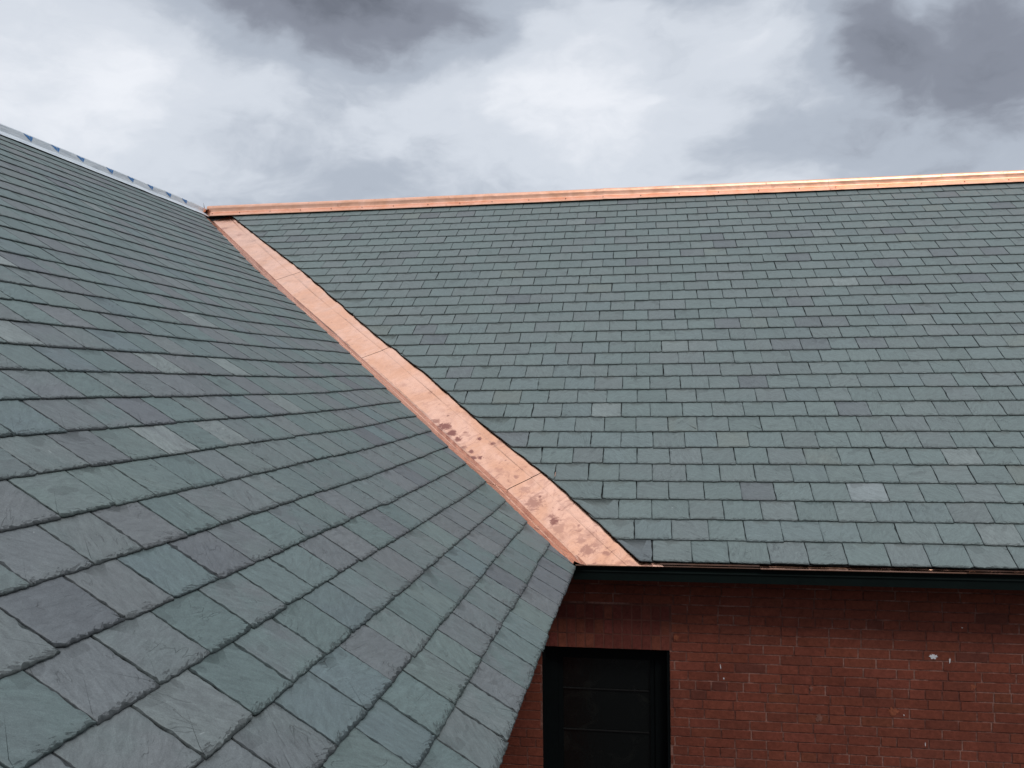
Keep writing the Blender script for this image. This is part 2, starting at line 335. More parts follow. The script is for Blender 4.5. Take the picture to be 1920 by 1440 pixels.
def kick(u, s_):
    q = np.clip(1 - (valA(s_) - u) / 2.0, 0, 1); return cant(u) * q * q * (3 - 2 * q)
def build_slates(name, side, rows, u_lo, u_hi, parent, s_top):
    rng = np.random.default_rng(11 if side == 'A' else 23)
    V = []; F = []; MI = []; T1 = []; T2 = []; RN = []; UV = []; nv = 0
    e = EA if side == 'A' else EB
    nA = np.array([SS, 0, CC]); nB = np.array([0, -SS, CC])
    drift = smooth_noise(rows + 1, rng, .006, 3)
    for i in range(rows):
        s0 = i * e
        if side == 'B':
            ph = (.06 if i % 2 == 0 else .545) * W; pw = W
        else:
            ph = -3.35 if i % 2 else -3.22 - (.0 if i > 5 else 0.)
            ph -= .003 * max(0, i - 5); pw = .2545
            if i == 0: ph = -3.10
        n0 = math.floor((u_lo - ph) / pw); n1 = math.ceil((u_hi - ph) / pw)
        js = [ph + pw * n + rng.uniform(-.011, .011) + drift[i] for n in range(n0, n1 + 1)]
        wav = smooth_noise(len(js), rng, .0022, 2); thr = rng.uniform(-.10, .05)
        for j in range(len(js) - 1):
            u0, u1 = js[j], js[j + 1]
            if side == 'A':
                lim = valA(s0)
                if u0 > lim - thr: break
                last = u1 > lim - thr
                if last: u1 = u0 + 9
            else:
                lim = valB(s0)
                if u1 < lim + thr: continue
                last = u0 < lim + thr
                if last: u0 = u1 - 9
            g = rng.uniform(.0010, .0026) if side == 'A' else rng.uniform(.0005, .0022)
            u0 += g; u1 -= g
            um = (js[j] + js[j + 1]) / 2
            near = side == 'A' and i < 15 and um < .5
            nb_, ns_ = (30, 24) if near else ((18, 10) if (side == 'A' or i < 12) else (12, 6))
            tail = wav[j] + rng.normal(0, .0018) + (rng.uniform(-.006, .002) if rng.random() < .12 else 0)
            skew = rng.normal(0, .0022)
            sb = s0 + tail; st_ = min(s0 + e + .055, s_top)
            if side == 'B' and valB(sb) > u1 - .02: sb += (valB(sb) - u1 + .02) / CC
            if side == 'A' and valA(sb) < u0 + .02: sb += (u0 + .02 - valA(sb)) / CC
            if st_ - sb < .03: continue
            th = rng.uniform(.0048, .0072) if side == 'A' else rng.uniform(.0048, .0070)
            # outer outline, counter-clockwise: bottom, right, top(1), left
            tb = np.linspace(0, 1, nb_); ts = np.linspace(0, 1, ns_)
            def right(s): return np.minimum(u1, valA(s)) if side == 'A' else np.full_like(s, u1)
            def left(s): return np.maximum(u0, valB(s)) if side == 'B' else np.full_like(s, u0)
            sbv = np.array([sb]); uL = left(sbv)[0]; uR = right(sbv)[0]
            crn = rng.uniform(0, .010, 2) * (rng.random(2) < .35)      # knocked-off corners
            bu = uL + (uR - uL) * tb; bs = sb + skew * (tb - .5) + smooth_noise(nb_, rng, .0011, 2)
            bs += crn[0] * np.clip(1 - tb * 10, 0, 1) + crn[1] * np.clip(1 - (1 - tb) * 10, 0, 1)
            ss_ = sb + (st_ - sb) * ts
            wob = .0011 if not last else .004
            rs = right(ss_) - smooth_noise(ns_, rng, wob, 1) ** 2 * 60 * 0 + smooth_noise(ns_, rng, wob, 2); rs = np.minimum(rs, right(ss_) + .003)
            ls = left(ss_) + smooth_noise(ns_, rng, wob, 2)
            ou = np.concatenate([bu, rs[1:], ls[::-1][:-1]]); os_ = np.concatenate([bs, ss_[1:], ss_[::-1][:-1]])
            os_[nb_:nb_ + ns_ - 1] += skew * .5 * (1 - ts[1:]); 
            # broken margin: how far the face is flaked back from the edge
            def flake(n, base, sp, spp, k):
                a = np.abs(smooth_noise(n, rng, base, k)) + base * .35
                hit = rng.random(n) < spp
                a += np.convolve(hit * rng.uniform(sp * .4, sp * 1.5, n), [.12, .6, .28], 'same')
                return a
            big = rng.random()
            fb_ = 1. if side == 'A' else .55
            ib = np.minimum(.015, fb_ * flake(nb_, .0026 + .004 * (big > .75), .009 if near else .006, .22, 1))
            ir = fb_ * flake(ns_, .0020 + .003 * (big < .2), .007, .10, 1)
            il = fb_ * flake(ns_, .0020 + .003 * (.4 < big < .6), .007, .10, 1)
            iu = ou.copy(); is_ = os_.copy()
            is_[:nb_] += ib
            iu[nb_ - 1] -= ir[0]; iu[0] += il[0]
            iu[nb_:nb_ + ns_ - 1] -= ir[1:]
            iu[nb_ + ns_ - 1:] += il[::-1][:-1]
            is_ = np.minimum(is_, st_)
            iu[:nb_] = np.maximum.accumulate(iu[:nb_]); iu[:nb_] = np.clip(iu[:nb_], iu[0], iu[nb_ - 1])
            a0_, a1_ = nb_, nb_ + ns_ - 1
            is_[a0_:a1_] = np.minimum(np.maximum(is_[a0_:a1_], is_[nb_ - 1] + .0004 * np.arange(1, a1_ - a0_ + 1)), st_)
            is_[a1_:] = np.minimum(np.maximum(is_[a1_:], is_[0] + .0004 * np.arange(len(is_) - a1_, 0, -1)), st_)
            lift = rng.normal(0, .0007, 4); hb = 0.0006
            def hgt(u, s, cur=0):
                a = np.clip((u - uL) / max(uR - uL, .05), 0, 1); b = (s - s0) / e
                return hb + lift[0] + (lift[1] - lift[0]) * .8 * (u - uL) / W - b * .0076
            hi_ = hgt(iu, is_)
            ho = hgt(ou, os_)
            # an even ring inside the broken margin keeps the face flat right up to it
            mu, ms = iu.copy(), is_.copy(); gu, gs = min(.016, (uR - uL) * .2), min(.032, (st_ - sb) * .35)
            ms[:nb_] = np.maximum(ms[:nb_].min(), sb) + gs; mu[:nb_] = np.clip(bu, uL + gu, max(uR - gu, uL + gu))
            mu[a0_:a1_] = rs[1:] - gu; mu[a1_:] = ls[::-1][:-1] + gu
            ms[a0_:] = np.maximum(ms[a0_:], ms[0]); ms = np.maximum(ms, is_ * (np.arange(n_o) < nb_)) if (n_o := len(ms)) else ms
            hm = hgt(mu, ms)
            rings = [(iu, is_, hi_), (ou, os_, ho - th * rng.uniform(.25, .5)), (ou, os_, ho - th), (mu, ms, hm)]
            n = len(ou)
            for (uu, s2, hh) in rings:
                if side == 'B':
                    X = np.stack([uu, s2 * CC, s2 * SS], 1) + hh[:, None] * nB
                else:
                    X = np.stack([-s2 * CC, uu, s2 * SS], 1) + (hh + kick(uu, s2))[:, None] * nA
                V.append(X); UV.append(np.stack([uu - js[j], s2 - s0], 1))
            idx = np.arange(n); nx = np.roll(idx, -1)
            flip = 1   # A: (u=y, s=-x dir): cross(y, -x)=+z ; B: cross(x, y)=+z -> both counter-clockwise
            ctr = nv + 4 * n; m3 = nv + 3 * n
            F.append([(ctr, m3 + k_, m3 + l_) for k_, l_ in zip(idx.tolist(), nx.tolist())] + [(nv + k_, nv + l_, m3 + l_, m3 + k_) for k_, l_ in zip(idx.tolist(), nx.tolist())]); MI.append([0] * (2 * n))
            cu, cs_ = float((mu.min() + mu.max()) / 2), float((ms[0] + st_) / 2)
            if last: cu, cs_ = float(mu.mean()), float(ms.mean())
            chh = float(hgt(np.array([cu]), np.array([cs_]))[0])
            V.append(((np.array([cu, cs_ * CC, cs_ * SS]) + chh * nB) if side == 'B' else (np.array([-cs_ * CC, cu, cs_ * SS]) + (chh + float(kick(cu, cs_))) * nA))[None, :]); UV.append(np.array([[cu - js[j], cs_ - s0]]))
            q = []
            for r_ in (0, 1):
                a = nv + r_ * n; b = a + n
                q += [(b + k_, b + l_, a + l_, a + k_) for k_, l_ in zip(idx.tolist(), nx.tolist())]
            F.append(q); MI.append([1] * len(q))
            nv += 4 * n + 1
            # colour
            key = None
            for (pu, ps, kk) in (SPA if side == 'A' else SPB):
                if js[j] < pu < js[j + 1] and s0 < ps < s0 + e: key = kk
            if key is None:
                r_ = rng.random()
                if side == 'A': key = 'g' if r_ < .52 else 'n' if r_ < .78 else 'p' if r_ < .91 else 'b' if r_ < .955 else 'd' if r_ < .985 else 'l'
                else: key = 'g' if r_ < .38 else 'n' if r_ < .74 else 'p' if r_ < .86 else 'b' if r_ < .93 else 'd' if r_ < .975 else 'y' if r_ < .992 else 'l'
            pal = PAL_B[key] if side == 'B' else PAL[key]; c1 = np.array(pal[rng.integers(len(pal))]) * rng.uniform(.89, 1.11)
            o_ = (PAL_B if side == 'B' else PAL)[{'g': 'g', 'n': 'g', 'p': 'n', 'd': 'p', 'l': 'n', 'b': 'g', 'w': 'l', 'y': 'g'}[key]] if rng.random() < (.7 if side == 'A' else 1.1) else PURP
            c2 = np.array(o_[rng.integers(len(o_))])
            avg = np.array((.110, .136, .133)) if side == 'A' else BM * .96; c1 = (c1 * .74 + avg * .28) if key not in 'wl' else c1; c2 = c2 * .78 + avg * .24
            mx = rng.uniform(.25, .9); c2 = c1 * (1 - mx) + c2 * mx
            T1.append(np.tile(np.r_[c1, 1.], (4 * n + 1, 1))); T2.append(np.tile(np.r_[c2, 1.], (4 * n + 1, 1))); RN.append(np.full(4 * n + 1, rng.random()))
    V = np.concatenate(V); faces = [f for g_ in F for f in g_]; mi = [x for g_ in MI for x in g_]
    me = bpy.data.meshes.new(name)
    lt = np.array([len(f) for f in faces], np.int32); lv = np.fromiter((x for f in faces for x in f), np.int32)
    me.vertices.add(len(V)); me.vertices.foreach_set('co', V.ravel().astype(np.float32))
    me.loops.add(len(lv)); me.loops.foreach_set('vertex_index', lv)
    me.polygons.add(len(lt)); me.polygons.foreach_set('loop_start', np.r_[0, np.cumsum(lt)[:-1]].astype(np.int32)); 
    me.polygons.foreach_set('material_index', np.array(mi, np.int32))
    me.materials.append(M_SLATE); me.materials.append(M_EDGE)
    me.update(calc_edges=True); me.validate()
    for nm, dat in (('tint', T1), ('tint2', T2)):
        a = me.attributes.new(nm, 'FLOAT_COLOR', 'POINT'); a.data.foreach_set('color', np.concatenate(dat).ravel().astype(np.float32))
    a = me.attributes.new('rnd', 'FLOAT', 'POINT'); a.data.foreach_set('value', np.concatenate(RN).astype(np.float32))
    uvl = me.uv_layers.new(name='suv'); uvp = np.concatenate(UV)[lv]; uvl.data.foreach_set('uv', uvp.ravel().astype(np.float32))
    o = bpy.data.objects.new(name, me); COL.objects.link(o); o.parent = parent
    print(name, 'slates', len(RN), 'verts', len(V))
    return o

# ---------------------------------------------------------------- ground
mesh_obj('ground', [(-900, -900, -6.2), (900, -900, -6.2), (900, 900, -6.2), (-900, 900, -6.2)], [(0, 1, 2, 3)], M_ASPH)['kind'] = 'structure'

# ---------------------------------------------------------------- brick walls
GZ = -6.2
YW, XW = .29, -.62      # faces of the far and the near wing's walls below their eaves
WX0, WX1, WZ1, WZ0 = -.288, .634, -.697, -2.62      # window opening in the far wall
ROWH = .0672
def brick_wall(name, parent, a0, a1, z0, z1, place, holes=(), seed=3, mats=None):
    """bricks laid in running bond with header courses, each its own block with its own colour"""
    rng = np.random.default_rng(seed); vs = []; fs = []; mi = []; tn = []
    def blk(p0, p1, q0, q1, d, col, m_):
        b = len(vs); j = rng.uniform(-.0012, .0012, 8)
        pts = [(p0, q0), (p1, q0), (p1, q1), (p0, q1)]
        for k_, (a, z) in enumerate(pts): vs.append(place(a + j[k_], -.012, z + j[7 - k_]))
        ch = .0022
        for k_, (a, z) in enumerate(pts):
            vs.append(place(a + (ch if k_ in (0, 3) else -ch) + j[k_] * .6, d, z + (ch if k_ < 2 else -ch) + j[7 - k_] * .6))
        for f in ((4, 5, 6, 7), (0, 1, 5, 4), (1, 2, 6, 5), (2, 3, 7, 6), (3, 0, 4, 7)): fs.append(tuple(b + x for x in f)); mi.append(m_)
        tn.extend([col] * 8)
    BC = [(.110, .030, .024), (.120, .034, .026), (.100, .027, .023), (.125, .038, .028), (.090, .026, .024), (.115, .033, .030), (.070, .026, .024), (.135, .042, .028)]
    nrow = int((z1 - z0) / ROWH)
    for r_ in range(nrow + 1):
        zt = z1 - r_ * ROWH; zb = zt - ROWH + .0062
        hdr = (r_ % 7 == 5)
        bl = .110 if hdr else .213
        a = a0 + ((r_ % 2) * bl / 2) - bl
        while a < a1:
            wd = bl + rng.uniform(-.006, .006) - (.103 if (not hdr and rng.random() < .05) else 0)
            p0, p1 = max(a + .0035, a0), min(a + wd - .0035, a1); a += wd
            if p1 - p0 < .015: continue
            segs = [(p0, p1)]
            for (h0, h1, g0, g1) in holes:
                if zb < g1 - .01 and zt > g0 + .01:
                    ns = []
                    for (x0, x1) in segs:
                        if x1 <= h0 or x0 >= h1: ns.append((x0, x1)); continue
                        if x0 < h0 - .015: ns.append((x0, h0))
                        if x1 > h1 + .015: ns.append((h1, x1))
                    segs = ns
            for (x0, x1) in segs:
                c = (np.array(BC[rng.integers(len(BC))]) * .35 + np.array((.146, .0405, .0228))) * rng.uniform(.93, 1.07)
                u = rng.random()
                if u < .02: c = np.array((.135, .042, .029))
                elif u < .05: c = np.array((.175, .053, .03))
                blk(x0, x1, zb, zt, rng.uniform(-.0002, .0022), tuple(c) + (1.,), 0)
    # mortar bed as strips round the openings
    def bed(x0, x1, q0, q1):
        b = len(vs)
        for a, z in ((x0, q0), (x1, q0), (x1, q1), (x0, q1)): vs.append(place(a, -.0022, z)); tn.append((.1, .1, .1, 1.))
        fs.append((b, b + 1, b + 2, b + 3)); mi.append(1)
    if holes:
        h0, h1, g0, g1 = holes[0]
        bed(a0, h0, z0, z1); bed(h1, a1, z0, z1); bed(h0, h1, g1, z1); bed(h0, h1, z0, g0)
    else: bed(a0, a1, z0, z1)
    o = mesh_obj(name, vs, fs, [M_BRICK, M_MORT], parent, mi)
    at = o.data.attributes.new('tint', 'FLOAT_COLOR', 'POINT'); at.data.foreach_set('color', np.array(tn, np.float32).ravel())
    return o

far = tag(empty('brick_building', (4, 3, GZ)), 'red brick wing with dark window under a slate slope and copper capped ridge', 'building')
near = tag(empty('slate_roofed_wing', (-4, -3, GZ)), 'near wing at left seen as a large slate slope with pale unfinished ridge strip', 'building')
def child(o, par):      # children keep world coordinates
    o.parent = par; o.matrix_parent_inverse = Matrix.Translation(-par.location); return o

LH = (.0, 0, 0, 0)
JA0, JA1, JZ0, JZ1 = WX0 - .02, WX1 + .012, WZ1, WZ1 + .322     # flat arch of upright headers over the window
wallB = brick_wall('wall', None, XW, 9.0, GZ, -.10, lambda a, d, z: (a, YW - d, z),
                   holes=[(WX0, WX1, WZ0, WZ1), (JA0, JA1, JZ0, JZ1)], seed=5); child(wallB, far)
rng = np.random.default_rng(9)
mb = []; fb = []; tb_ = []
lm = [(JA0, YW + .0013, JZ0 + .002), (JA1, YW + .0013, JZ0 + .002), (JA1, YW + .0013, JZ1), (JA0, YW + .0013, JZ1)]
x = JA0
vs = []; fs = []; mi = []; tn = []
while x < JA1 - .02:
    wd = min(.0675 + rng.uniform(-.003, .003), JA1 - x)
    z = JZ0 - rng.uniform(0, .004)
    cut = rng.choice([0, 1])
    for hh in ((.108, .107, .107) if cut else (.107, .108, .107)):
        b = len(vs); d = rng.uniform(.000, .0022); ch = .002
        for (a, q) in ((x + .003, z + .003), (x + wd - .004, z + .003), (x + wd - .004, z + hh - .004), (x + .003, z + hh - .004)): vs.append((a, YW + .012, q))
        for (a, q) in ((x + .003 + ch, z + .003 + ch), (x + wd - .004 - ch, z + .003 + ch), (x + wd - .004 - ch, z + hh - .004 - ch), (x + .003 + ch, z + hh - .004 - ch)): vs.append((a, YW - d, q))
        for f in ((4, 5, 6, 7), (0, 1, 5, 4), (1, 2, 6, 5), (2, 3, 7, 6), (3, 0, 4, 7)): fs.append(tuple(b + k for k in f)); mi.append(0)
        c = np.array([(.110, .030, .024), (.12, .036, .026), (.100, .028, .022), (.125, .040, .026)][rng.integers(4)]) * rng.uniform(.93, 1.06) * 1.4 * np.array((1., .95, .9))
        tn += [tuple(c) + (1.,)] * 8; z += hh
    x += wd
b = len(vs); vs += lm; fs.append((b, b + 1, b + 2, b + 3)); mi.append(1); tn += [(.1, .1, .1, 1)] * 4
lo = mesh_obj('lintel', vs, fs, [M_BRICK, plain('lintel_mortar', (.135, .048, .034), .95, 0, 8., .35)], None, mi); child(lo, far); lo['label'] = 'flat arch of upright bricks over the window'
at = lo.data.attributes.new('tint', 'FLOAT_COLOR', 'POINT'); at.data.foreach_set('color', np.array(tn, np.float32).ravel())

# window: frame > sash, pane, glazing_bar
YF = YW + .095
b = MB(); b.box(WX0 + .001, WX0 + .105, YF, YF + .06, WZ0, WZ1 - .001); b.box(WX1 - .105, WX1 - .001, YF, YF + .06, WZ0, WZ1 - .001)
b.box(WX0 + .106, WX1 - .106, YF + .002, YF + .06, WZ1 - .075, WZ1 - .002); b.box(WX0 + .106, WX1 - .106, YF + .002, YF + .06, WZ0, WZ0 + .08)
b.box(WX0 + .0005, WX0 + .02, YW + .01, YF - .001, WZ0, WZ1 - .001); b.box(WX1 - .02, WX1 - .0005, YW + .01, YF - .001, WZ0, WZ1 - .001)
win = child(b.build('window', M_WFRAME), far); win['label'] = 'black green window set back in the brick wall'
b = MB()
for (x0, x1, z0, z1) in ((WX0 + .106, WX0 + .14, WZ0 + .081, WZ1 - .076), (WX1 - .14, WX1 - .106, WZ0 + .081, WZ1 - .076),
                         (WX0 + .141, WX1 - .141, WZ1 - .110, WZ1 - .076), (WX0 + .141, WX1 - .141, WZ0 + .081, WZ0 + .13)):
    b.box(x0, x1, YF + .015, YF + .05, z0, z1)
child(b.build('sash', M_WFRAME), win)
for k in range(1, 6):
    z = WZ1 - .04 - .305 * k
    b = MB(); b.box(WX0 + .141, WX1 - .141, YF + .030, YF + .040, z, z + .007); child(b.build('glazing_bar', M_BLIND), win)
b = MB(); b.box(WX0 + .141, WX1 - .141, YF + .041, YF + .046, WZ0 + .13, WZ1 - .11); child(b.build('pane', M_GLASS), win)
b = MB(); b.box(WX0, WX1, YW + .0, YW + .16, WZ0 - .07, WZ0 - .001); b.box(WX0 - .03, WX1 + .03, YW - .04, YW - .0025, WZ0 - .07, WZ0 - .004); child(b.build('sill', M_GREEN), win)
# marks on the wall
def patch(name, X, Y, w_, h_, mat, seed, ang=0., n=20, tall=1.):
    c = on_plane(X, Y, (0, 1, 0), YW - .003); rg = np.random.default_rng(seed)
    vs = []; 
    for dpt in (0, .0035):
        rg = np.random.default_rng(seed)
        for k in range(n):
            a = 2 * math.pi * k / n; r_ = rg.uniform(.5, 1.2)
            u, v_ = w_ / 2 * r_ * math.cos(a), h_ / 2 * r_ * math.sin(a)
            vs.append((c[0] + u * math.cos(ang) - v_ * math.sin(ang), YW - .0032 + dpt, c[2] + u * math.sin(ang) + v_ * math.cos(ang)))
    fs = [tuple(range(n))] + [(k, (k + 1) % n, n + (k + 1) % n, n + k) for k in range(n)]
    return child(mesh_obj(name, vs, fs, mat), far)
patch('paint_fleck', 1750, 1231, .052, .034, M_WHITE, 4)['label'] = 'largest white paint fleck'
patch('paint_fleck', 1781, 1238, .010, .040, M_WHITE, 5)
patch('paint_fleck', 1351, 1250, .008, .035, M_WHITE, 6, .15)
patch('paint_fleck', 1357, 1272, .010, .014, M_WHITE, 7)
patch('paint_fleck', 1735, 1396, .006, .030, M_WHITE, 8)
patch('paint_fleck', 1695, 1341, .006, .012, M_WHITE, 10)
patch('paint_fleck', 1804, 1177, .012, .008, M_WHITE, 12)
patch('spalled_patch', 1268, 1195, .034, .050, M_SPALL, 15)
patch('spalled_patch', 1676, 1334, .085, .052, M_SPALL, 16)
patch('spalled_patch', 1825, 1288, .045, .040, M_SPALL, 17)
patch('spalled_patch', 1536, 1346, .050, .058, M_SPALL2, 18)
patch('spalled_patch', 1521, 1291, .022, .040, M_SPALL2, 19)

# other walls
wn_ = brick_wall('wall', None, -8.6, YW, GZ, -.10, lambda a, d, z: (XW + d, a, z), seed=6); child(wn_, near)
b = MB()
def plate(vs_, mat, name, par):
    return child(mesh_obj(name, vs_, [tuple(range(len(vs_)))], mat), par)
g_ = plate([(9, YW, GZ), (9, 2 * L - YW, GZ), (9, 2 * L - YW, -.1), (9, 2 * L, .0 - .03), (9, L, ZR - .04), (9, 0, -.03), (9, YW, -.1)], M_MORT, 'gable_wall', far)
plate([(9, 2 * L - YW, GZ), (-2 * L - XW, 2 * L - YW, GZ), (-2 * L - XW, 2 * L - YW, -.1), (9, 2 * L - YW, -.1)], M_MORT, 'rear_wall', far)
plate([(XW, -8.6, GZ), (XW, -8.6, -.1), (0, -8.6, -.03), (-L, -8.6, ZR - .04), (-2 * L, -8.6, -.03), (-2 * L - XW, -8.6, -.1), (-2 * L - XW, -8.6, GZ)], M_MORT, 'gable_wall', near)
plate([(-2 * L - XW, -8.6, GZ), (-2 * L - XW, -8.6, -.1), (-2 * L - XW, 2 * L - YW, -.1), (-2 * L - XW, 2 * L - YW, GZ)], M_MORT, 'rear_wall', near)

# ---------------------------------------------------------------- roofs
slB = build_slates('slate_roof', 'B', 33, -6.2, 8.8, None, 6.99); child(slB, far)
slA = build_slates('slate_roof', 'A', 33, -8.4, 6.2, None, 6.99); child(slA, near)
slB['label'] = 'slate slope facing the camera'; slA['label'] = 'slate slope in the foreground'
H0 = -.034
def Bp(x, s, h=0.): return (x, s * CC - h * SS, s * SS + h * CC)
def Ap(y, s, h=0.): return (-s * CC + h * SS, y, s * SS + h * CC)
plate([Bp(.0, .01, H0), Bp(9, .01, H0), Bp(9, 7.0, H0), Bp(-L, 7.0, H0)], M_FELT, 'underlay', far)
plate([Ap(-8.6, .01, H0), Ap(0., .01, H0), Ap(L, 7.0, H0), Ap(-8.6, 7.0, H0)], M_FELT, 'underlay', near)
plate([Bp(.50, .006, -.017), Bp(9, .006, -.017), Bp(9, .22, -.017), Bp(.30, .22, -.017)], M_FELT, 'starter_course', far)
plate([Ap(-8.6, .006, -.017), Ap(-.22, .006, -.017), Ap(-.04, .22, -.017), Ap(-8.6, .22, -.017)], M_FELT, 'starter_course', near)
rear = MB(); rear.add([(9, L, ZR - .02), (9, 2 * L, -.02), (-2 * L, 2 * L, -.02), (-L, L, ZR - .02)], [(0, 1, 2, 3)])
rs = plate([(9, L, ZR - .02), (9, 2 * L, -.02), (-2 * L, 2 * L, -.02), (-L, L, ZR - .02)], M_FELT, 'rear_slope', far)
rs = plate([(-L, -8.6, ZR - .02), (-L, L, ZR - .02), (-2 * L, 2 * L, -.02), (-2 * L, -8.6, -.02)], M_FELT, 'rear_slope', near)

# eaves: moulding, fascia and soffit, copper drip edge
b = MB(); b.extrude([(.014, -.036), (.014, -.052), (.020, -.060), (.022, -.072), (.012, -.074), (.010, -.082), (.26, -.082), (.26, -.05)], -.03, 9., 'x')
child(b.build('crown_moulding', M_GREEN), far)
b = MB(); b.extrude([(.018, -.0825), (.018, -.142), (YW - .001, -.142), (YW - .001, -.118), (.05, -.118), (.05, -.0825)], -.03, 9., 'x'); child(b.build('fascia', M_GREEN), far)
b = MB(); b.extrude([(-.075, -.04), (-.075, -.105), (XW + .003, -.142), (XW + .003, -.12), (-.10, -.09), (-.10, -.04)], -8.6, -.032, 'y'); child(b.build('fascia', M_GREEN), near)
XJ = float(onB(1425, 1055)[0])
for k, (x0, x1, da, db) in enumerate(((-.012, .56, -.003, .0085), (.562, XJ - .001, .0105, .0105), (XJ + .001, XJ + 1.3, -.0015, .0062), (XJ + 1.302, XJ + 4.2, .0095, .0105), (XJ + 4.202, 9., .004, .004))):
    ring = lambda dy: [(.030, .030 * K - .030), (.014 + dy, -.0265), (-.004 + dy, -.028), (-.010 + dy, -.031), (-.0115 + dy, -.036), (-.009 + dy, -.040), (-.003 + dy, -.042),
                       (-.003 + dy, -.039), (-.007 + dy, -.036), (.014 + dy, -.031), (.030, .030 * K - .033)]
    ra, rb = ring(da), ring(db); n = len(ra)
    vs = [(x0, a_, z_) for a_, z_ in ra] + [(x1, a_, z_) for a_, z_ in rb]
    mid_ = k in (1, 3)
    child(mesh_obj('drip_edge', vs, [(i_, n + i_, n + (i_ + 1) % n, (i_ + 1) % n) for i_ in range(n)] + [tuple(range(n)), tuple(range(2 * n - 1, n - 1, -1))], M_COPB if mid_ else M_COPD), far)
b = MB(); b.extrude([(-.050, -.006), (-.056, -.010), (-.056, -.030), (-.053, -.030), (-.053, -.010), (-.12, .12 * K - .032), (-.12, .12 * K - .028)], -8.6, -.04, 'y'); child(b.build('drip_edge', M_COPD), near)

# valley flashing: sheets laid up the valley, each with a hem on both sides
CP = [onB(1083.7, 1043, -.024), onB(955, 916, -.024), onB(820, 795, -.024), onB(682, 670, -.024), onB(514, 525, -.024), onB(388, 404, -.024)]
CP = np.array(CP); CP = np.vstack([CP[0] + (CP[0] - CP[1]) * .2, CP]); 
def crease(y): return np.array([max(np.interp(y, CP[:, 1], CP[:, 0]), -y + .006), y, K * y - .024 / CC])
val_ = child(mesh_obj('valley_flashing', [(-.40, .45, .10), (-.50, .35, .10), (-L, L - .25, ZR - .28), (-L + .2, L, ZR - .28)], [(0, 1, 2, 3)], M_FELT), far)
val_['label'] = 'bright copper valley between the two slate slopes'
YS = [-.011, float(onB(955, 916, -.024)[1]), float(onB(682, 670, -.024)[1]), float(onB(514, 525, -.024)[1]), L - .20]
nBv = np.array([0, -SS, CC]); nAv = np.array([SS, 0, CC])
dB = np.array([CC * K * K * 0 + 1., 0, 0])
for k in range(4):
    y0, y1 = YS[k] + (.0025 if k else 0), YS[k + 1] - .0025
    vs = []; n = 9
    prof_B = [(0, 0), (.08, 0), (.15, .0), (.208, .0), (.213, .0025), (.219, .0025), (.232, .001), (.30, .002), (.40, .002)]
    prof_A = [(.025, 0.), (.05, 0), (.09, 0), (.150, 0), (.154, .004), (.160, .004), (.164, .001), (.24, .001), (.36, 0)]
    m_ = len(prof_A) + len(prof_B)
    for q in range(n):
        yy = y0 + (y1 - y0) * q / (n - 1); c = crease(yy)
        # across the valley on each slope: horizontal offset x on B, y-lag on A; seams run square to the valley
        dirB = np.array([1., CC * CC * 1.0, 0]); dirB[2] = K * dirB[1]; dirB = dirB / np.linalg.norm(dirB)
        dirA = np.array([-CC * CC, -1., 0]); dirA[2] = -K * dirA[0]; dirA = dirA / np.linalg.norm(dirA)
        fold = []
        for (o_, h_) in prof_A[::-1]:
            # A side runs from the crease down onto the near slope's plane
            pt = c + dirA * o_
            pt[2] = -K * pt[0] + (float(cant(pt[1])) - .026) / CC
            fold.append(pt + nAv * h_)
        for (o_, h_) in prof_B:
            # hem follows the slate edge rather than the crease
            xo = o_ / .765 * 1.0
            pt = c + dirB * (o_ * 1.0); pt[2] = K * pt[1] - .024 / CC
            fold.append(pt + nBv * h_)
        if k == 0:
            if q == 0:
                for ii, (o_, h_) in enumerate(prof_A[::-1]):
                    px = c[0] + (-.016 - c[0]) * min(1., o_ / .05)
                    fold[ii] = np.array([px, c[1] - o_ / .766, -K * px + (float(cant(c[1] - o_)) - .026) / CC]) + nAv * h_
                for ii, (o_, h_) in enumerate(prof_B):
                    fold[len(prof_A) + ii] = np.array([c[0] + o_ / .766, -.011, -.011 * K - .0225 / CC]) + nBv * h_
        # small waves of thin sheet metal
        for ii, pt in enumerate(fold): pt += nBv * (.0012 * math.sin(yy * 7.1 + ii) + .0008 * math.sin(yy * 17. + ii * .7))
        vs += fold
    fs = [(q * m_ + i, q * m_ + i + 1, (q + 1) * m_ + i + 1, (q + 1) * m_ + i) for q in range(n - 1) for i in range(m_ - 1)]
    o = child(mesh_obj('copper_sheet', vs, fs, M_VAL), val_)
    so = o.modifiers.new('thick', 'SOLIDIFY'); so.thickness = .0012; so.offset = -1
# the triangle of sheet that fills the foot of the valley out to the drip edge
cf = crease(YS[0]);
vs = [cf + (0, 0, .0003), (0.0, -.008, -.0355 + .004), (.60, -.008, -.031), (.60, .21, .21 * K - .0275), (.30, .21, .21 * K - .0275), (cf[0] + .02, cf[1] + .03, K * (cf[1] + .03) - .0275)]

